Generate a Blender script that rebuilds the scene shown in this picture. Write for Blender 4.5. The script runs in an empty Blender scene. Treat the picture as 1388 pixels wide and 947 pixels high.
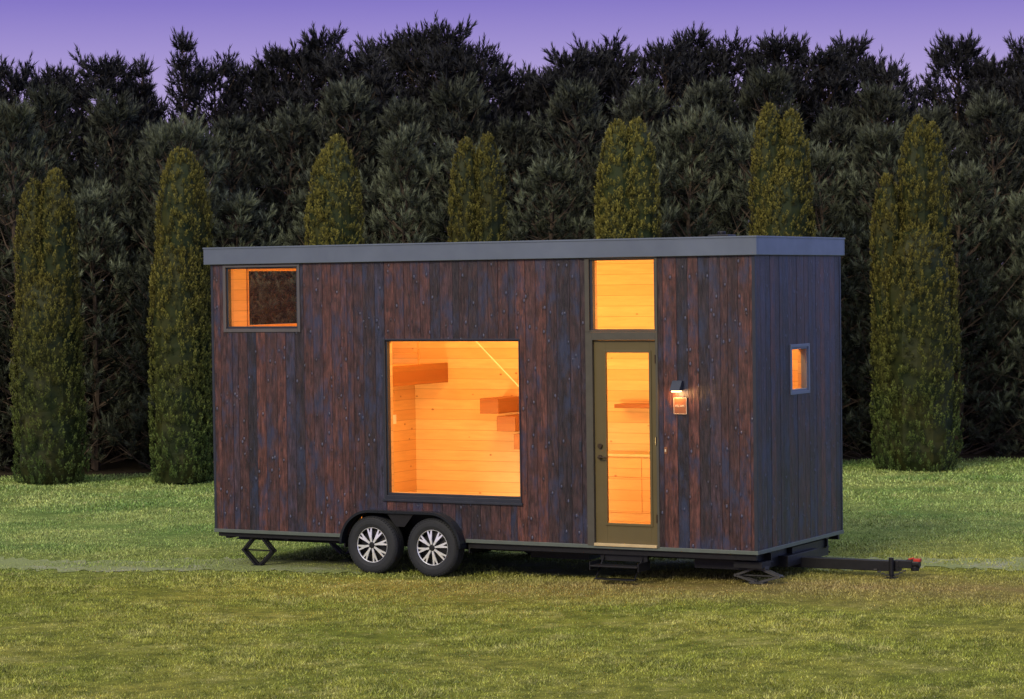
import bpy, bmesh, math, random
import numpy as np
from mathutils import Matrix, Vector
random.seed(7)
scn = bpy.context.scene
COL = scn.collection

# ------------------------------------------------------------------ nodes
def new_mat(name):
    m = bpy.data.materials.new(name); m.use_nodes = True
    nt = m.node_tree
    for n in list(nt.nodes): nt.nodes.remove(n)
    out = nt.nodes.new('ShaderNodeOutputMaterial')
    b = nt.nodes.new('ShaderNodeBsdfPrincipled')
    nt.links.new(b.outputs[0], out.inputs[0])
    return m, nt, b, out
def N(nt, t, **kw):
    n = nt.nodes.new(t)
    for k, v in kw.items(): setattr(n, k, v)
    return n
def math_(nt, op, a, b=None, clamp=False):
    n = nt.nodes.new('ShaderNodeMath'); n.operation = op; n.use_clamp = clamp
    for i, v in enumerate((a, b)):
        if v is None: continue
        if isinstance(v, (int, float)): n.inputs[i].default_value = v
        else: nt.links.new(v, n.inputs[i])
    return n.outputs[0]
def mix_(nt, f, a, b, mode='MIX'):
    n = nt.nodes.new('ShaderNodeMixRGB'); n.blend_type = mode
    for i, v in enumerate((f, a, b)):
        if isinstance(v, (int, float)): n.inputs[i].default_value = v
        elif isinstance(v, tuple): n.inputs[i].default_value = (v[0], v[1], v[2], 1)
        else: nt.links.new(v, n.inputs[i])
    return n.outputs[0]
def coord(nt, scale=(1, 1, 1)):
    tc = nt.nodes.new('ShaderNodeTexCoord'); mp = nt.nodes.new('ShaderNodeMapping')
    nt.links.new(tc.outputs['Object'], mp.inputs[0]); mp.inputs['Scale'].default_value = scale
    return mp.outputs[0]
def noise_(nt, vec, scale, detail=4, rough=.55):
    n = nt.nodes.new('ShaderNodeTexNoise'); n.inputs['Scale'].default_value = scale
    n.inputs['Detail'].default_value = detail; n.inputs['Roughness'].default_value = rough
    nt.links.new(vec, n.inputs['Vector']); return n.outputs['Fac']
def ramp_(nt, f, stops):
    n = nt.nodes.new('ShaderNodeValToRGB'); e = n.color_ramp.elements
    while len(e) < len(stops): e.new(.5)
    for i, (p, c) in enumerate(stops):
        e[i].position = p; e[i].color = (c[0], c[1], c[2], 1) if isinstance(c, tuple) else (c, c, c, 1)
    nt.links.new(f, n.inputs[0]); return n.outputs[0]
def bump_(nt, b, h, strength=.3, dist=.01):
    n = nt.nodes.new('ShaderNodeBump'); n.inputs['Strength'].default_value = strength
    n.inputs['Distance'].default_value = dist; nt.links.new(h, n.inputs['Height'])
    nt.links.new(n.outputs[0], b.inputs['Normal'])
def simple(name, base, rough=.5, metal=0., spec=.5, ns=8, amt=.25, bmp=.15):
    m, nt, b, o = new_mat(name)
    v = coord(nt); f = noise_(nt, v, ns, 6)
    lo = tuple(c*(1-amt) for c in base); hi = tuple(min(1, c*(1+amt)) for c in base)
    nt.links.new(mix_(nt, f, lo, hi), b.inputs['Base Color'])
    r = math_(nt, 'ADD', math_(nt, 'MULTIPLY', noise_(nt, v, ns*3, 3), .25), rough-.12)
    nt.links.new(r, b.inputs['Roughness'])
    b.inputs['Metallic'].default_value = metal; b.inputs['Specular IOR Level'].default_value = spec
    if bmp: bump_(nt, b, noise_(nt, v, ns*6, 4), bmp, .004)
    return m

def mat_cladding():
    m, nt, b, o = new_mat('charred_wood_cladding')
    at = N(nt, 'ShaderNodeAttribute', attribute_name='var')
    sep = N(nt, 'ShaderNodeSeparateColor'); nt.links.new(at.outputs['Color'], sep.inputs[0])
    base = ramp_(nt, sep.outputs[0], [(0, (.014, .011, .016)), (.20, (.030, .017, .019)), (.45, (.058, .024, .022)), (.72, (.100, .035, .025)), (.88, (.046, .025, .030)), (1, (.020, .028, .060))])
    tc = N(nt, 'ShaderNodeTexCoord')
    off = N(nt, 'ShaderNodeVectorMath', operation='ADD')
    sc = N(nt, 'ShaderNodeVectorMath', operation='SCALE'); sc.inputs['Scale'].default_value = 23.
    nt.links.new(at.outputs['Vector'], sc.inputs[0])
    nt.links.new(tc.outputs['Object'], off.inputs[0]); nt.links.new(sc.outputs[0], off.inputs[1])
    mp = N(nt, 'ShaderNodeMapping'); mp.inputs['Scale'].default_value = (9, 9, .9); nt.links.new(off.outputs[0], mp.inputs[0])
    st = noise_(nt, mp.outputs[0], 5, 8, .7)
    mp2 = N(nt, 'ShaderNodeMapping'); mp2.inputs['Scale'].default_value = (1.8, 1.8, .8); nt.links.new(off.outputs[0], mp2.inputs[0])
    bl = noise_(nt, mp2.outputs[0], 7., 7, .72)
    stc = ramp_(nt, st, [(.3, .3), (.5, .9), (.66, 1.7)])
    blc = ramp_(nt, bl, [(.34, .4), (.5, 1.), (.66, 1.7)])
    c = mix_(nt, 1, base, stc, 'MULTIPLY'); c = mix_(nt, 1, c, blc, 'MULTIPLY')
    rp = ramp_(nt, noise_(nt, mp2.outputs[0], 3.6, 7, .78), [(.53, 0.), (.66, .5)])
    c = mix_(nt, rp, c, (.098, .038, .028))
    mp3 = N(nt, 'ShaderNodeMapping'); mp3.inputs['Scale'].default_value = (1, 1, .6); nt.links.new(off.outputs[0], mp3.inputs[0])
    vo = N(nt, 'ShaderNodeTexVoronoi'); vo.inputs['Scale'].default_value = 10.5; nt.links.new(mp3.outputs[0], vo.inputs['Vector'])
    kn = ramp_(nt, vo.outputs['Distance'], [(.08, 1.), (.16, 0.)])
    kr = ramp_(nt, vo.outputs['Distance'], [(.13, 0.), (.18, 1.), (.28, 0.)])
    c = mix_(nt, math_(nt, 'MULTIPLY', kn, .85), c, (.10, .11, .18))  # knot centres: bluish shine of their relief put into the colour
    c = mix_(nt, math_(nt, 'MULTIPLY', kr, .7), c, (.008, .006, .010))
    sky_sheen = ramp_(nt, noise_(nt, mp2.outputs[0], 2.6, 5, .7), [(.49, 0.), (.64, .72)])
    c = mix_(nt, sky_sheen, c, (.024, .038, .088))  # blue sheen of the sky on the boards, mixed into the base colour
    nt.links.new(c, b.inputs['Base Color'])
    nt.links.new(math_(nt, 'ADD', math_(nt, 'MULTIPLY', st, .50), .12), b.inputs['Roughness'])
    b.inputs['Specular IOR Level'].default_value = .55
    h = math_(nt, 'ADD', math_(nt, 'MULTIPLY', st, 1.), math_(nt, 'MULTIPLY', kn, .7))
    bump_(nt, b, h, .9, .012)
    return m

def mat_pine(name='pine_board_lining', tint=(.82, .57, .28)):
    m, nt, b, o = new_mat(name)
    tc = N(nt, 'ShaderNodeTexCoord'); sx = N(nt, 'ShaderNodeSeparateXYZ'); nt.links.new(tc.outputs['Object'], sx.inputs[0])
    zz = math_(nt, 'DIVIDE', sx.outputs[2], .135)
    fr = math_(nt, 'FRACT', zz); fl = math_(nt, 'FLOOR', zz)
    wn = N(nt, 'ShaderNodeTexWhiteNoise', noise_dimensions='1D'); nt.links.new(fl, wn.inputs['W'])
    v = coord(nt, (1, 1, 9))
    g = noise_(nt, v, 3., 6, .6)
    c = mix_(nt, g, tuple(t*.66 for t in tint), tuple(min(1, t*1.18) for t in tint))
    c = mix_(nt, math_(nt, 'MULTIPLY', wn.outputs[0], .6), c, (tint[0]*.80, tint[1]*.62, tint[2]*.45))
    groove = ramp_(nt, fr, [(.0, 0.), (.035, 1.), (.965, 1.), (1., 0.)])
    c = mix_(nt, math_(nt, 'MULTIPLY', math_(nt, 'SUBTRACT', 1, groove), .7), c, (.22, .09, .025))
    vo = N(nt, 'ShaderNodeTexVoronoi'); vo.inputs['Scale'].default_value = 4.2; nt.links.new(coord(nt, (1, 1, 1.5)), vo.inputs['Vector'])
    kn = ramp_(nt, vo.outputs['Distance'], [(.05, 1.), (.11, 0.)])
    c = mix_(nt, math_(nt, 'MULTIPLY', kn, .8), c, (.26, .10, .03))
    nt.links.new(c, b.inputs['Base Color']); b.inputs['Roughness'].default_value = .5
    bump_(nt, b, groove, .3, .003)
    return m

def mat_glass(name='window_glass'):
    m, nt, b, o = new_mat(name); nt.nodes.remove(b)
    t = N(nt, 'ShaderNodeBsdfTransparent'); t.inputs[0].default_value = (.97, .98, .97, 1)
    g = N(nt, 'ShaderNodeBsdfGlossy'); g.inputs['Roughness'].default_value = .03
    nz = noise_(nt, coord(nt), 1.5, 2); bp = N(nt, 'ShaderNodeBump'); bp.inputs['Strength'].default_value = .02
    nt.links.new(nz, bp.inputs['Height']); nt.links.new(bp.outputs[0], g.inputs['Normal'])
    lw = N(nt, 'ShaderNodeLayerWeight'); lw.inputs['Blend'].default_value = .5
    f = math_(nt, 'ADD', math_(nt, 'MULTIPLY', math_(nt, 'POWER', lw.outputs['Facing'], 4.), .7), .012)
    mx = N(nt, 'ShaderNodeMixShader'); nt.links.new(f, mx.inputs[0])
    nt.links.new(t.outputs[0], mx.inputs[1]); nt.links.new(g.outputs[0], mx.inputs[2]); nt.links.new(mx.outputs[0], o.inputs[0])
    return m

def mat_foliage(name, dark, light, low_dark=None, low_light=None, rough=.65, spec=.25, warm=.45):
    m, nt, b, o = new_mat(name)
    at = N(nt, 'ShaderNodeAttribute', attribute_name='var')
    sep = N(nt, 'ShaderNodeSeparateColor'); nt.links.new(at.outputs['Color'], sep.inputs[0])
    c = mix_(nt, sep.outputs[0], dark, light)
    if low_dark:
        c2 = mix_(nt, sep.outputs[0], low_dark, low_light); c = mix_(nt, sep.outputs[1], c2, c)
    oi = N(nt, 'ShaderNodeObjectInfo')
    k = math_(nt, 'ADD', math_(nt, 'MULTIPLY', oi.outputs['Random'], .45), .77)
    cc = N(nt, 'ShaderNodeVectorMath', operation='SCALE'); nt.links.new(c, cc.inputs[0]); nt.links.new(k, cc.inputs['Scale'])
    nz = noise_(nt, coord(nt), 1.7, 3)
    c3 = mix_(nt, ramp_(nt, nz, [(.4, 0.), (.7, warm)]), cc.outputs[0], (light[0]*1.1, light[1]*.85, light[2]*.6))
    nt.links.new(c3, b.inputs['Base Color']); b.inputs['Roughness'].default_value = rough
    b.inputs['Specular IOR Level'].default_value = spec
    return m

def grass_color(nt):
    tc = N(nt, 'ShaderNodeTexCoord'); v = tc.outputs['Object']
    sx = N(nt, 'ShaderNodeSeparateXYZ'); nt.links.new(v, sx.inputs[0])
    n1 = noise_(nt, v, .45, 4); n2 = noise_(nt, v, 3.0, 6, .70); n3 = noise_(nt, v, 1.7, 7, .78)
    c = mix_(nt, ramp_(nt, n1, [(.35, 0.), (.65, 1.)]), (.255, .300, .042), (.38, .37, .070))
    c = mix_(nt, ramp_(nt, n2, [(.42, 0.), (.60, .75)]), c, (.110, .135, .020))
    c = mix_(nt, ramp_(nt, n3, [(.52, 0.), (.66, .60)]), c, (.56, .53, .18))
    band = math_(nt, 'SUBTRACT', 1., math_(nt, 'DIVIDE', math_(nt, 'ABSOLUTE', math_(nt, 'SUBTRACT', math_(nt, 'ADD', sx.outputs[1], math_(nt, 'MULTIPLY', sx.outputs[0], .25)), 29.6)), 1.9), True)
    bx = N(nt, 'ShaderNodeMapRange'); bx.inputs['From Min'].default_value = -3.; bx.inputs['From Max'].default_value = 1.; nt.links.new(sx.outputs[0], bx.inputs[0])
    c = mix_(nt, math_(nt, 'MULTIPLY', math_(nt, 'MULTIPLY', band, bx.outputs[0]), math_(nt, 'MULTIPLY', n3, 1.4), True), c, (.33, .235, .095))
    far = N(nt, 'ShaderNodeMapRange'); far.inputs['From Min'].default_value = 31; far.inputs['From Max'].default_value = 36
    nt.links.new(math_(nt, 'ADD', sx.outputs[1], math_(nt, 'MULTIPLY', n1, 2.)), far.inputs[0])
    g2 = mix_(nt, ramp_(nt, n1, [(.35, 0.), (.65, 1.)]), (.18, .31, .080), (.40, .47, .15))
    g2 = mix_(nt, ramp_(nt, n3, [(.42, 0.), (.60, .65)]), g2, (.095, .18, .042))
    c = mix_(nt, math_(nt, 'MULTIPLY', far.outputs[0], .85), c, g2)
    return c, sx, n1, n2

def mat_grass():
    m, nt, b, o = new_mat('lawn_grass')
    c, sx, n1, n2 = grass_color(nt)
    at = N(nt, 'ShaderNodeAttribute', attribute_name='var')
    sep = N(nt, 'ShaderNodeSeparateColor'); nt.links.new(at.outputs['Color'], sep.inputs[0])
    k = math_(nt, 'ADD', math_(nt, 'MULTIPLY', math_(nt, 'POWER', sep.outputs[0], 1.5), 1.4), .48)
    cc = N(nt, 'ShaderNodeVectorMath', operation='SCALE'); nt.links.new(c, cc.inputs[0]); nt.links.new(k, cc.inputs['Scale'])
    c2 = mix_(nt, math_(nt, 'MULTIPLY', sep.outputs[1], .6), cc.outputs[0], (.50, .45, .21))
    nt.links.new(c2, b.inputs['Base Color']); b.inputs['Roughness'].default_value = .6; b.inputs['Specular IOR Level'].default_value = .25
    return m
def mat_ground():
    m, nt, b, o = new_mat('ground_turf')
    c, sx, n1, n2 = grass_color(nt)
    c = mix_(nt, 1, c, (.70, .68, .58), 'MULTIPLY')
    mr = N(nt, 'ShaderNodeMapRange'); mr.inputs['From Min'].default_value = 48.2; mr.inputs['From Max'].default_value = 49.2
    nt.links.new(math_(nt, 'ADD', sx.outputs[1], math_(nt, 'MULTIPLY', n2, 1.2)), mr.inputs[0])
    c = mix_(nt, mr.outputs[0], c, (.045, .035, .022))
    nt.links.new(c, b.inputs['Base Color']); b.inputs['Roughness'].default_value = .9
    b.inputs['Specular IOR Level'].default_value = .1
    tc = N(nt, 'ShaderNodeTexCoord')
    bump_(nt, b, noise_(nt, tc.outputs['Object'], 14, 6, .7), .8, .05)
    return m
def mat_gravel():
    m, nt, b, o = new_mat('gravel')
    v = coord(nt); vo = N(nt, 'ShaderNodeTexVoronoi'); vo.inputs['Scale'].default_value = 30; nt.links.new(v, vo.inputs['Vector'])
    c = mix_(nt, vo.outputs['Color'], (.18, .18, .11), (.42, .41, .29))
    c = mix_(nt, ramp_(nt, noise_(nt, v, 1.3, 7, .8), [(.34, 0.), (.50, .92)]), c, (.20, .24, .06))
    nt.links.new(c, b.inputs['Base Color']); b.inputs['Roughness'].default_value = .9
    bump_(nt, b, vo.outputs['Distance'], .8, .02)
    return m
def mat_emit(name, col, s):
    m, nt, b, o = new_mat(name); b.inputs['Base Color'].default_value = (*col, 1)
    b.inputs['Emission Color'].default_value = (*col, 1); b.inputs['Emission Strength'].default_value = s
    return m

M_CLAD = mat_cladding(); M_PINE = mat_pine(); M_GLASS = mat_glass()
M_PINE2 = mat_pine('pine_joinery_wood', (.70, .42, .17))
M_STAIR = mat_pine('stair_block_wood', (.36, .13, .028))
M_BACK = simple('dark_sheathing', (.012, .010, .010), .8)
M_FASC = simple('painted_steel_fascia', (.15, .18, .23), .36, .35, .5, 2, .2, .05)
M_ROOF = simple('roof_membrane', (.12, .12, .13), .8)
M_TRIM = simple('bronze_window_trim', (.115, .105, .105), .42, .2, .5, 5, .2, .05)
M_BLUE = simple('blue_grey_window_trim', (.15, .18, .25), .42, .2, .5, 5, .2, .05)
M_DKTR = simple('dark_corner_trim', (.040, .045, .062), .4, .4)
M_SILL = simple('galvanised_base_trim', (.135, .16, .14), .45, .4)
M_DOOR = simple('olive_door_paint', (.120, .092, .036), .4, .0, .5, 4, .12, .05)
M_DFRM = simple('door_frame_paint', (.085, .078, .060), .42, .1)
M_BLK = simple('black_steel', (.012, .012, .014), .45, .3, .5, 12, .4)
M_FEND = simple('fender_black_paint', (.014, .017, .024), .3, .2)
M_TYRE = simple('tyre_rubber', (.022, .024, .028), .7, 0, .4, 25, .3, .3)
M_CHRM = simple('machined_alloy', (.92, .92, .95), .24, .4, 1., 6, .04, 0)
M_RIMD = simple('rim_black', (.005, .005, .006), .5, .0)
M_GALV = simple('jack_steel', (.07, .07, .068), .5, .5, .5, 20, .4)
M_RED = simple('red_coupler_paint', (.45, .03, .015), .45)
M_BRONZ = simple('bronze_hardware', (.10, .07, .045), .35, .8)
M_RAIL = simple('steel_rail', (.80, .74, .60), .4, .1)
M_HOOD = simple('lamp_hood_paint', (.045, .052, .07), .35, .3)
M_WARM = mat_emit('lamp_diffuser', (1, .58, .25), 10)
M_TAN = simple('threshold_wood', (.55, .42, .22), .5)
M_PLAQ = simple('plaque_wood', (.24, .09, .035), .5)
M_WHT = simple('plaque_lettering', (.70, .55, .38), .5)
M_FLOOR = simple('oak_floor', (.55, .34, .15), .45, 0, .5, 5)
M_WHITE = simple('switch_plastic', (.75, .72, .66), .4)
M_BARK = simple('bark', (.095, .070, .050), .9, 0, .2, 12, .5, .6)
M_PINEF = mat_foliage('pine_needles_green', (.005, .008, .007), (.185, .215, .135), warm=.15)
M_PINEM = mat_foliage('pine_needles_dark', (.005, .007, .007), (.110, .126, .086), warm=.15)  # stepped halfway towards the shade painted into the back row
M_PINEB = mat_foliage('pine_needles_shaded', (.005, .005, .007), (.042, .044, .044), warm=.1)  # darkened so crowns read as skyline silhouettes; shade put into needle colour
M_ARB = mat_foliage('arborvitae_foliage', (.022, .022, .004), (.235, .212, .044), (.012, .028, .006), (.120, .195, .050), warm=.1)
M_GRASS = mat_grass(); M_GROUND = mat_ground(); M_GRAV = mat_gravel()

# ------------------------------------------------------------------ mesh builder
class MB:
    def __init__(s): s.v = []; s.f = []; s.c = []
    def poly(s, vs, fs, col=(.5, .5, .5)):
        o = len(s.v); s.v += [tuple(p) for p in vs]
        for f in fs: s.f.append(tuple(i+o for i in f)); s.c.append(col)
    def box(s, x0, x1, y0, y1, z0, z1, col=(.5, .5, .5), m=None):
        vs = [(x, y, z) for z in (z0, z1) for y in (y0, y1) for x in (x0, x1)]
        if m: vs = [m(*p) for p in vs]
        s.poly(vs, [(0, 1, 3, 2), (4, 6, 7, 5), (0, 4, 5, 1), (2, 3, 7, 6), (0, 2, 6, 4), (1, 5, 7, 3)], col)
    def prism(s, q, d0, d1, m, col=(.5, .5, .5)):
        n = len(q)
        vs = [m(a, d0, z) for a, z in q]+[m(a, d1, z) for a, z in q]
        fs = [tuple(range(n)), tuple(range(2*n-1, n-1, -1))]+[(i, (i+1) % n, n+(i+1) % n, n+i) for i in range(n)]
        s.poly(vs, fs, col)
    def bar(s, p, q, r=.02, sides=4, r2=None):
        p = Vector(p); q = Vector(q); d = (q-p).normalized(); r2 = r if r2 is None else r2
        u = d.orthogonal().normalized() if abs(d.z) > .95 else d.cross(Vector((0, 0, 1))).normalized()
        w = d.cross(u); vs = []
        for c, rr in ((p, r), (q, r2)):
            for i in range(sides):
                a = 2*math.pi*(i+.5)/sides; vs.append(c+(u*math.cos(a)+w*math.sin(a))*rr)
        s.poly(vs, [tuple(range(sides))[::-1], tuple(range(sides, 2*sides))]+[(i, (i+1) % sides, sides+(i+1) % sides, sides+i) for i in range(sides)])
    def lathe(s, prof, seg=48, closed=True):
        vs = []; n = len(prof)
        for k in range(seg):
            a = 2*math.pi*k/seg
            for r, y in prof: vs.append((r*math.cos(a), y, r*math.sin(a)))
        fs = []
        rng = n if closed else n-1
        for k in range(seg):
            k2 = (k+1) % seg
            for i in range(rng):
                j = (i+1) % n; fs.append((k*n+i, k*n+j, k2*n+j, k2*n+i))
        s.poly(vs, fs)
    def obj(s, name, mat, parent=None, loc=None, off=(0, 0, 0), bevel=0, smooth=False):
        me = bpy.data.meshes.new(name)
        me.from_pydata([(a+off[0], b+off[1], c+off[2]) for a, b, c in s.v], [], s.f)
        ca = me.color_attributes.new('var', 'FLOAT_COLOR', 'CORNER'); k = 0; arr = []
        for f, c in zip(s.f, s.c): arr += [c[0], c[1], c[2], 1]*len(f)
        ca.data.foreach_set('color', arr)
        bm = bmesh.new(); bm.from_mesh(me); bmesh.ops.recalc_face_normals(bm, faces=bm.faces); bm.to_mesh(me); bm.free()
        me.materials.append(mat)
        if smooth:
            me.shade_smooth()
        o = bpy.data.objects.new(name, me); COL.objects.link(o)
        if parent: o.parent = parent
        if loc: o.location = loc
        if bevel:
            b = o.modifiers.new('Bevel', 'BEVEL'); b.width = bevel; b.segments = 2; b.limit_method = 'ANGLE'
            b.harden_normals = False
        return o

def fast_tris(name, V, C, mat):
    n = len(V); me = bpy.data.meshes.new(name)
    me.vertices.add(n*3); me.vertices.foreach_set('co', V.reshape(-1).astype(np.float32))
    me.loops.add(n*3); me.loops.foreach_set('vertex_index', np.arange(n*3, dtype=np.int32))
    me.polygons.add(n); me.polygons.foreach_set('loop_start', np.arange(0, n*3, 3, dtype=np.int32))
    me.update(calc_edges=True)
    ca = me.color_attributes.new('var', 'FLOAT_COLOR', 'POINT')
    cc = np.ones((n, 3, 4), np.float32); cc[:, :, :3] = C[:, None, :]
    ca.data.foreach_set('color', cc.reshape(-1)); me.materials.append(mat)
    return me

# ------------------------------------------------------------------ ground
def gz(x, y):
    t = np.clip(np.asarray(x, float)/3., 0, 1); base = .07*t*t*(3-2*t)
    return base+.012*np.sin(x*1.3+y*.7)+.010*np.sin(x*.6-y*1.1+1.)+.006*np.sin(x*3.1+y*2.3)
def trackY(x): return 31.75-.17*x
xs = np.concatenate([[-400, -150, -60, -35], np.arange(-24, 24.1, .3), [35, 60, 150, 400]])
ys = np.concatenate([[-60, -20, 0, 10], np.arange(16, 60.1, .3), [80, 130, 250, 500]])
X, Y = np.meshgrid(xs, ys); Z = gz(X, Y)
nx, ny = len(xs), len(ys)
vs = np.stack([X, Y, Z], -1).reshape(-1, 3).tolist()
fs = [(j*nx+i, j*nx+i+1, (j+1)*nx+i+1, (j+1)*nx+i) for j in range(ny-1) for i in range(nx-1)]
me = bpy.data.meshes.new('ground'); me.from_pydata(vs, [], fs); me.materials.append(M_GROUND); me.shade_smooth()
g = bpy.data.objects.new('ground', me); COL.objects.link(g); g['kind'] = 'structure'
g['label'] = 'mown lawn with olive and straw coloured patches'; g['category'] = 'lawn'

rng = np.random.default_rng(3)
TW = .70
v = []; f = []; nseg = 700; cols = 13
for i in range(nseg+1):
    x = -25+50*i/nseg; c = trackY(x); wl = TW+.16*math.sin(x*2.1)+rng.uniform(-.2, .2); wr = TW+.16*math.sin(x*1.7+2)+rng.uniform(-.2, .2)
    for j in range(cols):
        y = c-wl+(wl+wr)*j/(cols-1); v.append((x, y, float(gz(x, y))+.007))
for i in range(nseg):
    for j in range(cols-1): f.append((i*cols+j, (i+1)*cols+j, (i+1)*cols+j+1, i*cols+j+1))
me = bpy.data.meshes.new('gravel_track'); me.from_pydata(v, [], f); me.materials.append(M_GRAV)
o = bpy.data.objects.new('gravel_track', me); COL.objects.link(o); o['kind'] = 'structure'
o['label'] = 'worn half grassed-over gravel track crossing the lawn'; o['category'] = 'track'

def blades(n, y0, y1, w, h, rng):
    y = np.sqrt(rng.uniform(y0*y0, y1*y1, n)); x = rng.uniform(-1, 1, n)*(y*.215+1.6)
    return x, y, np.full(n, w), np.full(n, h)
parts = [blades(340000, 20.0, 30.5, .0055, .029, rng), blades(250000, 30.0, 40, .0080, .034, rng), blades(100000, 40, 48.6, .013, .045, rng)]
x = np.concatenate([p[0] for p in parts]); y = np.concatenate([p[1] for p in parts]); w = np.concatenate([p[2] for p in parts]); h = np.concatenate([p[3] for p in parts])
d = np.abs(y-trackY(x)); rut = np.exp(-((d-.46)/.18)**2)
patch = np.sin(x*1.9+y*2.3)*np.sin(x*.8-y*1.7)+.6*np.sin(x*5.3+y*4.1)*np.sin(x*3.7-y*6.)
pk = np.where(d < TW*1.3, np.clip(1.-.68*rut+.42*patch+.6*np.clip((d-TW*.7)/.4, 0, 1), .08, 1), 1)
dens = np.sin(x*2.1+y*1.3)+np.sin(x*.9-y*2.7)+np.sin(x*4.3+y*3.1)*.6
keep = (rng.random(len(x)) < pk) & (rng.random(len(x)) < .86+.10*dens)
x, y, w, h = x[keep], y[keep], w[keep], h[keep]; dens = dens[keep]
n = len(x); z = gz(x, y)
a = rng.uniform(0, 2*np.pi, n); lean = rng.uniform(.3, 1.2, n); la = rng.uniform(0, 2*np.pi, n)
tuft = (np.sin(x*17+y*9)*np.sin(x*7-y*15)+np.sin(x*29-y*23)*.5)
hh = h*rng.uniform(.45, 1.25, n)*(1+.22*dens+.18*tuft)
base = np.stack([x, y, z-.004], -1); side = np.stack([np.cos(a)*w, np.sin(a)*w, np.zeros(n)], -1)
tip = base+np.stack([np.cos(la)*lean*hh, np.sin(la)*lean*hh, hh*np.sqrt(np.maximum(.15, 1-.6*lean**2))], -1)
V = np.stack([base-side, base+side, tip], 1)
C = np.stack([np.clip(rng.random(n)*.85+.15+.12*tuft, 0, 1), (rng.random(n) < .18)*rng.random(n), np.zeros(n)], -1)
o = bpy.data.objects.new('grass', fast_tris('grass', V, C, M_GRASS)); COL.objects.link(o)
o['kind'] = 'stuff'; o['label'] = 'short lawn grass, olive green with dry blades'; o['category'] = 'grass'

# ------------------------------------------------------------------ foliage
def needles(P, D, L, B, nper, nlen, w, rng, amin=.22, amax=.92):
    n = len(P); P = np.repeat(P, nper, 0); D = np.repeat(D, nper, 0); L = np.repeat(L, nper); B = np.repeat(B, nper)
    m = n*nper; D = D/np.linalg.norm(D, axis=1, keepdims=True)
    r = rng.normal(size=(m, 3)); u = np.cross(D, r); u /= np.linalg.norm(u, axis=1, keepdims=True)+1e-9
    q = rng.random(m)
    an = (amax-(amax-amin)*q+rng.normal(0, .10, m))[:, None]
    nd = D*np.cos(an)+u*np.sin(an); b = P+D*(q*L)[:, None]
    s = np.cross(nd, rng.normal(size=(m, 3))); s /= np.linalg.norm(s, axis=1, keepdims=True)+1e-9; s *= w
    ln = (nlen*rng.uniform(.75, 1.2, m))[:, None]
    V = np.stack([b-s, b+s, b+nd*ln], 1)
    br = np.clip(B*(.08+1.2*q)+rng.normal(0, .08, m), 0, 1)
    return V, np.stack([br, np.ones(m), np.zeros(m)], -1)

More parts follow.
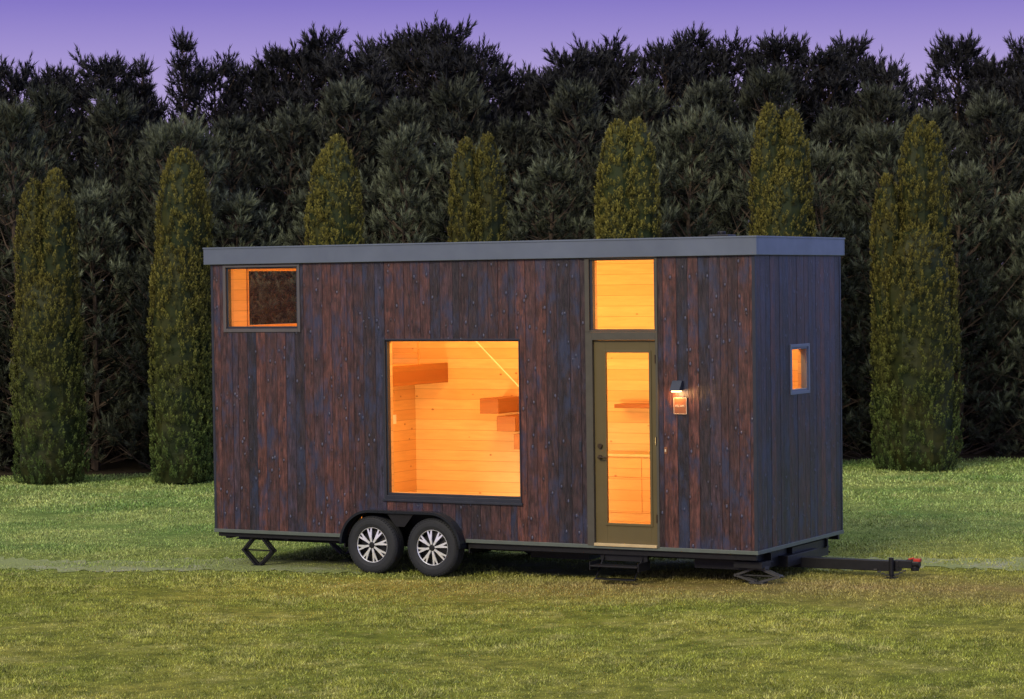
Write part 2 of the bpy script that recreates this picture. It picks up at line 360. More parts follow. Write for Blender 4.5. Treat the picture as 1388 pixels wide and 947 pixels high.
def pine(seed, H, R, mat, sparse=1.0, top=.5, nper=30, w=.011, nlen=.13, sl=.30, ustep=.22):
    rg = np.random.default_rng(seed); P = []; D = []; L = []; B = []
    tr = MB(); tp = []
    px, py = 0, 0; prev = (0, 0, -.05); nst = 10
    for i in range(1, nst+1):
        px += rg.normal(0, .03); py += rg.normal(0, .03); q = (px, py, H*.97*i/nst)
        tr.bar(prev, q, .09*(1-(i-1)/nst)+.012, 7, .09*(1-i/nst)+.012); tp.append(q); prev = q
    def shoot(c, d, l, br):
        P.append(c); D.append(d); L.append(l); B.append(np.clip(br, .03, 1))
    z = .12
    while z < H-.35:
        t = z/H
        rad = R*((1-t)/(1-top))**.75 if t > top else R*(.88+.2*rg.random())
        nb = max(3, int(rg.integers(5, 7)*sparse+.5))
        a0 = rg.uniform(0, 6.28)
        idx = min(nst-1, int(t*nst)); cx, cy = tp[idx][0], tp[idx][1]
        for k in range(nb):
            a = a0+6.283*k/nb+rg.normal(0, .3); ln = rad*rg.uniform(.5, 1.4); zz = z+rg.uniform(-.14, .14)
            up0 = .10+.65*t; dirh = np.array([math.cos(a), math.sin(a), 0.]); sd = np.array([-dirh[1], dirh[0], 0.])
            def pt(u): return np.array([cx, cy, zz])+dirh*ln*u+np.array([0, 0, ln*(up0*u+.5*u*u)-.12*ln])
            tr.bar(pt(0), pt(.55), .022, 3, .014); tr.bar(pt(.55), pt(.97), .014, 3, .006)
            br = rg.uniform(.25, 1.1)
            shoot(pt(.97), dirh*.30+np.array([0, 0, 1.]), sl*rg.uniform(1., 1.35), br)
            for j in range(5):
                aa = 6.283*j/5+rg.uniform(0, .8); o_ = (sd*math.cos(aa)+dirh*math.sin(aa)*.7)
                shoot(pt(.93)+o_*.06+rg.normal(0, .02, 3), o_*.62+dirh*.15+np.array([0, 0, .75]), sl*rg.uniform(.7, 1.), br*.9)
            u = .70
            while u > .25:
                for sg in (-1, 1):
                    if rg.random() < .88:
                        ll = ln*(1.05-u)*rg.uniform(.4, 1.)+.09; c = pt(u)+sd*sg*ll+np.array([0, 0, .06*rg.random()+.15*ll])
                        tr.bar(pt(u-.06), c, .009, 3, .004)
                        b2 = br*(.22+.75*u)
                        shoot(c, sd*sg*.34+dirh*.28+np.array([0, 0, .92]), sl*rg.uniform(.85, 1.2), b2)
                        shoot(c-np.array([0, 0, .02]), sd*sg*.8+dirh*.3+np.array([0, 0, .55]), sl*.75, b2*.85)
                        shoot(c-np.array([0, 0, .02]), -sd*sg*.4+dirh*.7+np.array([0, 0, .55]), sl*.7, b2*.85)
                u -= ustep/max(ln, .35)*rg.uniform(.8, 1.2)
        z += rg.uniform(.34, .50)*(1.1-.3*t)
    tpx = np.array([px, py, H-.38])
    shoot(tpx, np.array([0, 0, 1.]), .36, .8)
    for k in range(6):
        a = 6.283*k/6+rg.uniform(0, .5); shoot(tpx-np.array([0, 0, .05]), np.array([math.cos(a)*.42, math.sin(a)*.42, .9]), sl*.95, .75)
    P, D, L, B = map(np.array, (P, D, L, B))
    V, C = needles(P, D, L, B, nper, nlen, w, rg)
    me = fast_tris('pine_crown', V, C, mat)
    t = tr.obj('trunk', M_BARK); tm = t.data; bpy.data.objects.remove(t)
    return tm, me

def place_tree(name, tm, cm, loc, sc, rot, label, cat, group):
    e = bpy.data.objects.new(name, None); COL.objects.link(e); e.empty_display_size = .3
    e.location = loc; e.rotation_euler = (0, 0, rot); e.scale = sc
    e['label'] = label; e['category'] = cat; e['group'] = group
    for nm, dm in (('trunk', tm), ('crown', cm)):
        c = bpy.data.objects.new(nm, dm); COL.objects.link(c); c.parent = e
    return e

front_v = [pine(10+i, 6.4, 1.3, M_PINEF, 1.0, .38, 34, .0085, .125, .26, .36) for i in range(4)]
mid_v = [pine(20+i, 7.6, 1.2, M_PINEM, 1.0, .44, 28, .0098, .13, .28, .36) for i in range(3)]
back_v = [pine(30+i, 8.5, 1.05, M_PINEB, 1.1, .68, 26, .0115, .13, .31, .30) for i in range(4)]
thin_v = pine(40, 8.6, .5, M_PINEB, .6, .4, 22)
tops = [(-13.6, 8.3), (-12.7, 8.1), (-11.9, 8.4), (-11.2, 8.0), (-10.45, 8.19), (-9.6, 8.0), (-8.5, 8.27), (-7.9, 7.6), (-6.3, 8.25), (-5.5, 8.0), (-4.75, 8.5), (-3.97, 8.7), (-3.26, 8.3),
        (-2.56, 8.55), (-1.86, 8.8), (-1.2, 8.7), (-.45, 8.35), (.25, 7.8), (.80, 7.85), (1.27, 8.15), (1.85, 8.5), (2.5, 8.15), (3.3, 8.4), (3.9, 8.6), (4.86, 8.5), (5.7, 8.42), (6.6, 8.25), (7.28, 8.4), (7.85, 7.9),
        (9.45, 8.42), (10.25, 8.05), (10.9, 8.25), (11.7, 8.4), (12.5, 8.1), (13.3, 8.3)]
rr = random.Random(5)
GP = 'pines in the dense belt behind the house'
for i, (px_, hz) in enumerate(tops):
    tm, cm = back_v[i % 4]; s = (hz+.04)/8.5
    place_tree('pine_tree', tm, cm, (px_, 54+rr.uniform(-.5, .5), 0), (s*rr.uniform(.95, 1.12),)*2+(s,), rr.uniform(0, 6.28), 'tall pine, shaded dark in its colour, rising to the skyline behind the others', 'pine tree', GP)
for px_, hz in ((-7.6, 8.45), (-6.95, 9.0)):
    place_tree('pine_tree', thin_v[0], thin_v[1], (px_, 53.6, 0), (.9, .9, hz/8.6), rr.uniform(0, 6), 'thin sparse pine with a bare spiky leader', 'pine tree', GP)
xx = -13.
i = 0
while xx < 13.2:
    tm, cm = mid_v[i % 3]; i += 1; s = rr.uniform(.92, 1.05)
    place_tree('pine_tree', tm, cm, (xx, 51.9+rr.uniform(-.5, .5), 0), (s, s, s*rr.uniform(.84, 1.04)), rr.uniform(0, 6.28), 'dark green pine in the middle of the belt', 'pine tree', GP)
    xx += rr.uniform(.95, 1.35)
xx = -12.6
while xx < 12.8:
    tm, cm = front_v[i % 4]; i += 1; s = rr.uniform(.85, 1.05)
    place_tree('pine_tree', tm, cm, (xx, 49.7+rr.uniform(-.5, .5), 0), (s, s, s*rr.uniform(.82, 1.14)), rr.uniform(0, 6.28), 'olive-green bushy pine with long needle tufts behind the arborvitae', 'pine tree', GP)
    xx += rr.uniform(1.15, 1.65)
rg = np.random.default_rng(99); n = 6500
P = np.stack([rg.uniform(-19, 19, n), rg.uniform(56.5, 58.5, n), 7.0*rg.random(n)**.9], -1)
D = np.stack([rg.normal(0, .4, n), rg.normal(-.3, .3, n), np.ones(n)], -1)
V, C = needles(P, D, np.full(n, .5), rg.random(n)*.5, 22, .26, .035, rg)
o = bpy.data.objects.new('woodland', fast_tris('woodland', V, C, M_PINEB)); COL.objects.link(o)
o['kind'] = 'stuff'; o['label'] = 'dark conifer wood behind the tree belt'; o['category'] = 'wood'

def arbor(seed, H, cols):
    rg = np.random.default_rng(seed); VV = []; CC = []
    tr = MB(); core = []
    for (dx, dy, hh, R) in cols:
        tr.bar((dx*.5, dy*.5, -.05), (dx, dy, hh*.5), .08, 8, .05); tr.bar((dx, dy, hh*.5), (dx, dy, hh*.93), .05, 6, .01)
        ph = rg.uniform(0, 6.28, 6)
        def rad(t, a):
            prof = (1-np.clip((t-.74)/.26, 0, 1)**2.4)**.65*(1.0-.11*t)*(.84+.16*np.clip(t/.06, 0, 1))+.012
            nz = 1+.03*np.sin(3*a+ph[0]+t*9)+.025*np.sin(5*a+ph[1]-t*17)+.02*np.sin(2*a+ph[2]+t*31)
            return R*prof*nz
        nc = int(1800*R*hh/3.); t = rg.random(nc)**.95; a = rg.uniform(0, 6.283, nc)
        dep = rg.uniform(.88, 1.03, nc); r = rad(t, a)*dep
        cc = np.stack([dx+r*np.cos(a), dy+r*np.sin(a), t*hh+.0], -1); nl = 24
        out = np.stack([np.cos(a), np.sin(a), np.zeros(nc)], -1)
        c = np.repeat(cc, nl, 0); o_ = np.repeat(out, nl, 0); m = nc*nl
        tn = np.stack([-o_[:, 1], o_[:, 0], np.zeros(m)], -1)
        q = rg.random(m)
        c = c+tn*(rg.normal(0, .024, m)*(1.25-1.*q))[:, None]+o_*(rg.normal(0, .012, m)+.022*q)[:, None]; c[:, 2] += (q-.5)*.13
        c[:, 2] = np.maximum(c[:, 2], .03)
        d = o_*rg.uniform(.0, .5, m)[:, None]+tn*rg.normal(0, .3, m)[:, None]+np.array([0, 0, 1.])*rg.uniform(.5, 1.1, m)[:, None]
        d /= np.linalg.norm(d, axis=1, keepdims=True)
        s = np.cross(d, o_+.7*rg.normal(size=(m, 3))); s /= np.linalg.norm(s, axis=1, keepdims=True)+1e-9
        ln = rg.uniform(.024, .044, m)[:, None]
        V = np.stack([c-s*.009, c+s*.009, c+d*ln], 1)
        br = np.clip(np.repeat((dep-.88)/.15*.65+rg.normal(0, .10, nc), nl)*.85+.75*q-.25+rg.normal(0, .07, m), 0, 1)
        gg = np.clip((np.repeat(t, nl)*hh-.2)/3.2+rg.normal(0, .1, m), 0, 1)  # greener low down; gold higher up is warm light put into colour
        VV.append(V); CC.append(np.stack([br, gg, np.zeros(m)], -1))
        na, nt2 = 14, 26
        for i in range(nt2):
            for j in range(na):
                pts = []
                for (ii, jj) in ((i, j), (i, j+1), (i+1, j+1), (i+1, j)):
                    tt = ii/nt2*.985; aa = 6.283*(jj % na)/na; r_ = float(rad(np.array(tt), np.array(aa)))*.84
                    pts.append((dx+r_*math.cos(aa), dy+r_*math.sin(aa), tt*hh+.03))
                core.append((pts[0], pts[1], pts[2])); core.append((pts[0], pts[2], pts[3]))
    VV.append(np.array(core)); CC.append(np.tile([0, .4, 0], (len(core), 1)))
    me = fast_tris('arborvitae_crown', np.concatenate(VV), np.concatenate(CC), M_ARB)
    t = tr.obj('trunk', M_BARK); tm = t.data; bpy.data.objects.remove(t)
    return tm, me
GA = 'columnar arborvitae spaced evenly along the lawn edge'
arbs = [(-8.45, 46.5, 5.65, [(.17, 0, 5.68, .40), (-.23, .05, 5.5, .36), (.0, -.10, 3.8, .66)], 'columnar arborvitae with two leaders and a wide skirt'),
        (-5.96, 46.3, 6.05, [(0, 0, 6.05, .50), (.13, .1, 5.95, .42), (-.08, -.1, 4.6, .54)], 'slim columnar arborvitae with a blunt top'),
        (-3.19, 46.4, 6.23, [(.06, 0, 6.24, .46), (-.12, .05, 6.0, .44)], 'columnar arborvitae rising behind the house roof'),
        (-.60, 46.4, 6.23, [(.20, 0, 6.24, .35), (-.19, .05, 6.15, .35)], 'twin-topped arborvitae rising behind the house roof'),
        (2.13, 46.4, 6.41, [(-.16, 0, 6.38, .42), (.20, .05, 6.42, .40), (-.15, 0, 5.6, .46)], 'dense columnar arborvitae rising behind the house roof'),
        (4.92, 46.4, 6.62, [(-.19, 0, 6.62, .38), (.21, 0, 6.5, .38), (.05, -.1, 5.6, .55)], 'tallest twin-topped columnar arborvitae'),
        (7.36, 46.4, 6.38, [(.06, 0, 6.40, .38), (.32, .05, 6.28, .34), (-.50, -.05, 5.35, .32), (.03, -.15, 4.5, .74)], 'broad arborvitae column with a lower second leader')]
for i, (ax, ay, hh, cols, lab) in enumerate(arbs):
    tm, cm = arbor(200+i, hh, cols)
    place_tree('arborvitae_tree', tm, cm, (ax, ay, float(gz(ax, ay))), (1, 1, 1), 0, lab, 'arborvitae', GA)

# ------------------------------------------------------------------ the house
L, W = 7.485, 2.65
TH = math.radians(28.6); ct, st_ = math.cos(TH), math.sin(TH)
OFF = (L/2, -W/2, 0)
house = bpy.data.objects.new('tiny_house_trailer', None); COL.objects.link(house)
house.location = (2.757-ct*L/2+st_*W/2, 28.86+st_*L/2+ct*W/2, 0)
house.rotation_euler = (0, 0, -TH)
house['label'] = 'charred wood tiny house on a twin-axle trailer, windows glowing orange'; house['category'] = 'tiny house'
mF = lambda a, d, z: (a, d, z)
mR = lambda a, d, z: (-d, a, z)
mB = lambda a, d, z: (a, W-d, z)
mL = lambda a, d, z: (-L+d, a, z)
def H(mb, name, mat, parent=house, bevel=0, smooth=False): return mb.obj(name, mat, parent, off=OFF, bevel=bevel, smooth=smooth)
ZB, ZT = .44, 3.90
FX = -4.67
FA = .845
def arch(x, a=FA-.01, top=.775):
    d = abs(x-FX)
    if d >= a: return ZB
    if d < .43: return top
    return max(ZB, .36+(top-.36)*math.sqrt(max(0, 1-((d-.43)/(a-.43))**2)))
def segs(holes, a0, a1, z0, z1):
    iv = [(z0, z1)]
    for (h0, h1, g0, g1) in holes:
        if h0 < a1-1e-4 and h1 > a0+1e-4:
            nv = []
            for (p, q) in iv:
                if g0 > p: nv.append((p, min(q, g0)))
                if g1 < q: nv.append((max(p, g1), q))
            iv = [t for t in nv if t[1]-t[0] > .002]
    return iv
def planks(m, a0, a1, holes, well=False, seed=1, d0=0, d1=.022):
    r = random.Random(seed); mb = MB(); a = a0
    while a < a1-.01:
        w_ = r.choice([.09, .13, .135, .14, .14, .14, .175]); b = min(a1, a+w_)
        if a1-b < .04: b = a1
        col = (r.random(), r.random(), r.random())
        cuts = {a+.0015, b-.0015}
        for h in holes:
            for q in h[:2]:
                if a+.004 < q < b-.004: cuts.add(q)
        if well:
            q = a+.04
            while q < b-.03:
                if FX-.9 < q < FX+.9: cuts.add(q)
                q += .04
        cs = sorted(cuts); dj = r.uniform(-.0015, .0015)
        for p, q in zip(cs[:-1], cs[1:]):
            for (z0, z1) in segs(holes, p, q, ZB, ZT):
                if well and z0 == ZB: mb.prism([(p, arch(p)), (q, arch(q)), (q, z1), (p, z1)], d0+dj, d1, m, col)
                else: mb.prism([(p, z0), (q, z0), (q, z1), (p, z1)], d0+dj, d1, m, col)
        a = b
    return mb
def layer(m, a0, a1, holes, d0, d1, z0, z1, well=False):
    mb = MB(); cuts = {a0, a1}
    for h in holes:
        for q in h[:2]:
            if a0 < q < a1: cuts.add(q)
    if well:
        for i in range(46): cuts.add(FX-.9+i*.04)
    cs = sorted(cuts)
    for p, q in zip(cs[:-1], cs[1:]):
        for (g0, g1) in segs(holes, p, q, z0, z1):
            if well and g0 == z0: mb.prism([(p, max(z0, arch(p))), (q, max(z0, arch(q))), (q, g1), (p, g1)], d0, d1, m)
            else: mb.prism([(p, g0), (q, g0), (q, g1), (p, g1)], d0, d1, m)
    return mb
W1 = (-7.30, -6.14, 2.975, 3.82); W2 = (-4.945, -3.033, .93, 2.889)
WT = (-2.155, -1.218, 2.963, 3.83); WD = (-2.155, -1.218, .455, 2.963)
WS = (1.015, 1.61, 2.20, 2.79); WL = (.60, 2.0, 3.0, 3.80)
def inner(h, e=.02): return (h[0]+e, h[1]-e, h[2]+e, h[3]-e)
FH = [inner(W1), inner(W2), (WT[0]+.02, WT[1]-.02, WT[2], 3.81), (WD[0]+.02, WD[1]-.02, WD[2], WD[3])]
walls = [('front', mF, -L, 0, FH, True, 1), ('right', mR, .024, W-.024, [inner(WS)], False, 5), ('back', mB, -L, 0, [], False, 3), ('left', mL, .024, W-.024, [inner(WL)], False, 4)]
for nm, m, a0, a1, holes, well, sd in walls:
    w_ = H(planks(m, a0, a1, holes, well, sd), 'wall', M_CLAD, bevel=.001)
    e0 = a0+(.023 if nm in ('front', 'back') else .077); e1 = a1-(.023 if nm in ('front', 'back') else .077)
    H(layer(m, e0, e1, holes, .0235, .10, ZB+.005, ZT, well), 'sheathing', M_BACK, w_)
    H(layer(m, e0+.02, e1-.02, holes, .101, .115, .50, 3.80, well), 'interior_lining', M_PINE, w_)
for nm, bx in (('corner_trim', (-.035, .006, -.006, .035)), ('corner_trim', (-.035, .006, W-.035, W+.006)), ('corner_trim', (-L-.006, -L+.03, -.006, .03)), ('corner_trim', (-L-.006, -L+.03, W-.035, W+.006))):
    mb = MB(); mb.box(bx[0], bx[1], bx[2], bx[3], ZB+.034, 3.86); H(mb, nm, M_DKTR, bevel=.003)
mb = MB()
mb.box(-L-.012, FX-FA-.02, -.012, .05, ZB-.012, ZB+.032); mb.box(FX+FA+.02, .012, -.012, .05, ZB-.012, ZB+.032)
mb.box(-.04, .0125, .051, W+.012, ZB-.012, ZB+.032); mb.box(-L-.012, -.041, W-.05, W+.012, ZB-.012, ZB+.032); mb.box(-L-.012, -L+.03, .051, W-.051, ZB-.012, ZB+.032)
H(mb, 'base_trim', M_SILL, bevel=.003)
mb = MB(); mb.box(-L-.03, .03, -.0, W+.0, 3.845, 4.02)
roof = H(mb, 'roof', M_ROOF)
mb = MB()
z0, z1 = 3.833, 4.045
mb.box(-L-.085, .045, -.045, .0, z0, z1); mb.box(-L-.085, .045, W, W+.045, z0, z1)
mb.box(.0305, .0452, .0005, W-.0005, z0, z1); mb.box(-L-.085, -L-.0305, .0005, W-.0005, z0, z1)
H(mb, 'fascia', M_FASC, roof, bevel=.006)
mb = MB()
mb.box(-L-.092, .052, -.052, .01, z1-.014, z1+.006); mb.box(-L-.092, .052, W-.01, W+.052, z1-.014, z1+.006)
mb.box(.02, .0525, .0105, W-.0105, z1-.014, z1+.006); mb.box(-L-.0925, -L-.05, .0105, W-.0105, z1-.014, z1+.006)
H(mb, 'drip_edge', M_FASC, roof, bevel=.003)
mb = MB(); mb.box(-.98, -.72, .9, 1.15, 4.02, 4.09); mb.bar((-.85, 1.02, 4.09), (-.85, 1.02, 4.13), .05, 12)
H(mb, 'roof_vent', M_BLK, roof, bevel=.01)

def ring(mb, m, a0, a1, z0, z1, l, r, b, t, d0, d1):
    mb.box(a0, a0+l, d0, d1, z0, z1, m=m); mb.box(a1-r, a1, d0, d1, z0, z1, m=m)
    mb.box(a0+l, a1-r, d0, d1, z0, z0+b, m=m); mb.box(a0+l, a1-r, d0, d1, z1-t, z1, m=m)
def pane(mb, m, a0, a1, z0, z1, d):
    mb.poly([m(a0, d, z0), m(a1, d, z0), m(a1, d, z1), m(a0, d, z1)], [(0, 1, 2, 3)])
def window(m, w, l, r, b, t, trim, lab=None, fm=None, gd=.048, jd=.130):
    a0, a1, z0, z1 = w; mb = MB(); ring(mb, m, a0, a1, z0, z1, l*.62, r*.62, b*.62, t*.62, -.014, .055)
    o = H(mb, 'window', trim, bevel=.003)
    if lab: o['label'] = lab
    mb = MB(); ring(mb, m, a0+l*.62+.001, a1-r*.62-.001, z0+b*.62+.001, z1-t*.62-.001, l*.38, r*.38, b*.38, t*.38, .012 if gd > .03 else .0, .075); H(mb, 'frame', fm or M_DKTR, o, bevel=.002)
    mb = MB(); ring(mb, m, a0+.021, a1-.021, z0+.021, z1-.021, l-.02, r-.02, b-.02, t-.02, .0755, jd); H(mb, 'jamb', M_PINE2, o)
    mb = MB(); pane(mb, m, a0+l-.004, a1-r+.004, z0+b-.004, z1-t+.004, gd); H(mb, 'glass', M_GLASS, o)
    return o
window(mF, W1, .065, .062, .07, .045, M_TRIM)
w2 = window(mF, W2, .055, .026, .070, .032, M_DKTR, 'large square picture window with dark trim')
mb = MB(); mb.box(W2[0]-.02, W2[1]+.02, -.03, .0, W2[2]-.03, W2[2]+.0, m=mF); H(mb, 'sill', M_DKTR, w2, bevel=.003)
window(mF, (WT[0], WT[1], WT[2]+.003, 3.832), .092, .05, .03, .03, M_DFRM, 'tall transom window above the door')
window(mR, WS, .065, .065, .06, .06, M_BLUE, 'small narrow window with blue-grey trim in the end wall', M_BLUE, .02, .116)
window(mL, WL, .05, .05, .05, .05, M_TRIM, None, M_PINE2)
# door
mb = MB()
dx0, dx1, dz0, dz1 = -2.062, -1.252, .495, 2.868
ga0, ga1, gz0, gz1 = -1.913, -1.341, .722, 2.731
mb.box(dx0, ga0, .028, .072, dz0, dz1); mb.box(ga1, dx1, .028, .072, dz0, dz1); mb.box(ga0, ga1, .028, .072, dz0, gz0); mb.box(ga0, ga1, .028, .072, gz1, dz1)
door = H(mb, 'door', M_DOOR, bevel=.002); door['label'] = 'olive brown door with a full height glass pane'
mb = MB(); mb.box(WD[0], dx0-.003, -.014, .12, .458, WD[3]); mb.box(dx1+.003, WD[1], -.014, .12, .458, WD[3]); mb.box(dx0-.003, dx1+.003, -.014, .12, dz1+.003, WD[3])
H(mb, 'frame', M_DFRM, door, bevel=.003)
mb = MB(); ring(mb, mF, ga0-.022, ga1+.022, gz0-.022, gz1+.022, .03, .03, .03, .03, .016, .027); H(mb, 'glazing_bead', M_DOOR, door, bevel=.003)
mb = MB(); pane(mb, mF, ga0-.001, ga1+.001, gz0-.001, gz1+.001, .048); H(mb, 'glass', M_GLASS, door)
mb = MB(); mb.box(dx0-.002, dx1+.002, -.03, .12, .459, .492); H(mb, 'threshold', M_TAN, door, bevel=.003)
hx = -1.99
mb = MB(); mb.bar((hx, .028, 1.50), (hx, .0, 1.50), .026, 16); mb.bar((hx, .0, 1.50), (hx, -.035, 1.50), .010, 10); mb.bar((hx-.01, -.035, 1.50), (hx+.11, -.035, 1.497), .010, 10)
H(mb, 'handle', M_BRONZ, door)
mb = MB(); mb.bar((hx, .028, 1.63), (hx, -.0, 1.63), .028, 16); H(mb, 'deadbolt', M_BRONZ, door)
for hz in (.75, 1.65, 2.6):
    mb = MB(); mb.bar((dx1+.002, -.016, hz), (dx1+.002, -.016, hz+.1), .008, 8); H(mb, 'hinge', M_BRONZ, door)

# wall lamp, plaque
sx0 = -.962
mb = MB(); mb.box(sx0-.05, sx0+.05, -.012, .0, 2.29, 2.40)
mb.prism([(-.012, 2.405), (-.04, 2.405), (-.125, 2.29), (-.012, 2.29)], sx0-.062, sx0+.062, lambda a, d, z: (d, a, z))
sc = H(mb, 'wall_lamp', M_HOOD, bevel=.003)
mb = MB(); mb.box(sx0-.045, sx0+.045, -.10, -.02, 2.275, 2.2895); H(mb, 'diffuser', M_WARM, sc)
mb = MB(); mb.box(-1.018, -.860, -.014, -.001, 2.02, 2.205)
pl = H(mb, 'name_plaque', M_PLAQ, bevel=.003)
mb = MB(); ring(mb, mF, -1.020, -.858, 2.018, 2.207, .005, .005, .005, .005, -.017, -.0005); H(mb, 'frame', M_WHT, pl, bevel=.002)
def text(s, size, x, y, z, parent, mat):
    cu = bpy.data.curves.new('lettering', 'FONT'); cu.body = s; cu.size = size; cu.extrude = .0015; cu.align_x = 'CENTER'
    to = bpy.data.objects.new('t', cu); COL.objects.link(to); bpy.context.view_layer.update()
    me = bpy.data.meshes.new_from_object(to.evaluated_get(bpy.context.evaluated_depsgraph_get())); bpy.data.objects.remove(to)
    me.transform(Matrix.Rotation(math.pi/2, 4, 'X')); me.transform(Matrix.Translation((x+OFF[0], y+OFF[1], z)))
    me.materials.clear(); me.materials.append(mat); o = bpy.data.objects.new('lettering', me); COL.objects.link(o); o.parent = parent
text('ESCAPE', .036, -.939, -.016, 2.10, pl, M_WHT)
mb = MB(); mb.box(-1.152, -1.112, -.010, .0, 1.555, 1.635); sw = H(mb, 'outlet_cover', M_PLAQ, bevel=.004)
mb = MB(); mb.box(-1.140, -1.124, -.016, -.0105, 1.58, 1.61); H(mb, 'doorbell_button', M_WHT, sw)
mb = MB(); mb.box(-2.255, -2.22, -.012, 0, 1.56, 1.68); H(mb, 'outlet_cover', M_DKTR, bevel=.004)

# interior
mb = MB(); mb.box(-L+.116, -.116, .43, W-.116, .50, .55); mb.box(-L+.116, FX-.92, .116, .4295, .50, .55); mb.box(FX+.92, -.116, .116, .4295, .50, .55); H(mb, 'floor', M_FLOOR)
mb = MB(); mb.box(-L+.08, -.08, .08, W-.08, 3.80, 3.843); H(mb, 'ceiling', M_PINE)
mb = MB(); mb.box(-L+.03, -.03, .43, W-.05, .45, .4985); mb.box(-L+.03, FX-.92, .05, .4295, .45, .4985); mb.box(FX+.92, -.03, .05, .4295, .45, .4985)
H(mb, 'subfloor', M_BACK)
mb = MB(); mb.box(-6.06, -6.0, .116, W-.116, .551, 2.259); H(mb, 'partition_wall', M_PINE2)
mb = MB(); mb.box(-L+.116, -5.52, .50, W-.116, 2.26, 2.50); mb.box(-L+.116, -6.0, .117, .4995, 2.26, 2.50)
loft = H(mb, 'loft', M_PINE2)
mb = MB(); mb.box(-5.519, -5.49, .50, W-.117, 2.25, 2.51); H(mb, 'edge_beam', M_STAIR, loft, bevel=.003)
mb = MB()
for yy in (.55, 1.85): mb.box(-5.55, -5.53, yy, yy+.02, 2.50, 3.3)
for zz in (2.66, 2.80, 2.94, 3.08): mb.bar((-5.54, .5, zz), (-5.54, 1.88, zz), .0025, 6)
mb.box(-5.55, -5.52, .5, 1.9, 3.3, 3.33); H(mb, 'railing', M_PINE2, loft)
mb = MB()
for i in range(0, 7):
    s0 = 4.40-.245*i; zt = 2.07-.225*i
    mb.box(-(s0+.27), -s0, 1.92, W-.116, zt-.195, zt)
stairs = H(mb, 'staircase', M_STAIR, bevel=.004)
mb = MB(); mb.bar((-4.90, 1.85, 3.02), (-3.85, 1.85, 2.04), .009, 8)
H(mb, 'handrail', M_RAIL, stairs)
mb = MB(); mb.box(-3.05, -1.1, 1.98, W-.116, .551, 1.36); cab = H(mb, 'kitchen_counter', M_PINE2)
mb = MB(); mb.box(-3.07, -1.1, 1.95, W-.116, 1.361, 1.395); H(mb, 'countertop', M_TAN, cab, bevel=.004)
for q in (-3.04, -2.39, -1.74):
    mb = MB(); mb.box(q, q+.645, 1.965, 1.98, .66, 1.10); mb.box(q, q+.645, 1.965, 1.98, 1.106, 1.34)
    H(mb, 'cabinet_door', M_PINE2, cab, bevel=.002)
mb = MB(); mb.box(-2.92, -2.1, 2.28, W-.116, 1.95, 2.0); H(mb, 'shelf', M_STAIR, bevel=.003)
mb = MB(); mb.box(-.98, -.92, .116, W-.116, .551, 2.9); H(mb, 'partition_wall', M_PINE2)
mb = MB(); mb.box(-6.0, -5.993, 1.95, 2.03, 1.72, 1.84); H(mb, 'light_switch', M_WHITE, bevel=.004)

def lamp(x, y, z, e, col=(1, .58, .16), r=.12):
    ld = bpy.data.lights.new('interior_lamp', 'POINT'); ld.energy = e; ld.color = col; ld.shadow_soft_size = r
    lo = bpy.data.objects.new('interior_lamp', ld); COL.objects.link(lo); lo.parent = house
    lo.location = (x+OFF[0], y+OFF[1], z)
lamp(-4.3, .75, 3.35, 58, (1, .54, .13), r=.1); lamp(-3.1, .75, 3.0, 40, r=.1); lamp(-5.85, 1.7, 3.3, 16, (1, .46, .07)); lamp(-1.45, .45, 3.2, 8, (1, .46, .07), r=.08); lamp(-.45, 1.3, 3.2, 55, (1, .62, .24))
lamp(-5.35, .35, 1.2, 56, (1, .76, .32), r=.1); lamp(-2.6, .35, 1.6, 62, (1, .74, .30), r=.1)
lamp(sx0, -.07, 2.245, 3.2, (1, .48, .18), .03)

# running gear
mb = MB()
nn = 24
def fprof(off):
    a_, top = FA+off, .775+off; P_ = []
    P_.append((FX-a_, .40))
    for i in range(nn+1):
        t = math.pi/2*i/nn; P_.append((FX-.43-(a_-.43)*math.cos(t), .36+(top-.36)*math.sin(t)))
    for i in range(nn+1):
        t = math.pi/2*(1-i/nn); P_.append((FX+.43+(a_-.43)*math.cos(t), .36+(top-.36)*math.sin(t)))
    P_.append((FX+a_, .40)); return P_
o1, o2 = fprof(.016), fprof(-.004)
for i in range(len(o1)-1): mb.prism([o1[i], o1[i+1], o2[i+1], o2[i]], -.13, .02, mF)
o3 = fprof(-.014)
for i in range(len(o1)-1): mb.prism([o1[i], o1[i+1], o3[i+1], o3[i]], -.137, -.1302, mF)
H(mb, 'fender', M_FEND)
mb = MB(); mb.prism([(FX-.20, .77), (FX+.20, .77), (FX+.06, .60), (FX-.06, .60)], -.10, -.09, mF)
mb.box(FX-.86, FX+.86, .40, .42, .30, .80); mb.box(FX-.9, FX+.9, .116, .42, .80, .82); mb.box(FX-.9, FX-.88, .03, .42, .3, .80); mb.box(FX+.88, FX+.9, .03, .42, .3, .80)
H(mb, 'wheel_well', M_BLK)
R0 = .358
tyre_prof = [(.212, -.085), (.226, -.100), (.262, -.111), (.300, -.110), (.318, -.106), (.320, -.109), (.335, -.100), (.348, -.088), (R0, -.074)]
for y_ in (-.045, -.005, .035):
    tyre_prof += [(R0, y_-.012), (R0-.009, y_-.009), (R0-.009, y_-.001), (R0, y_+.002)]
tyre_prof += [(R0, .074), (.335, .100), (.300, .110), (.262, .110), (.212, .085), (.208, .0)]
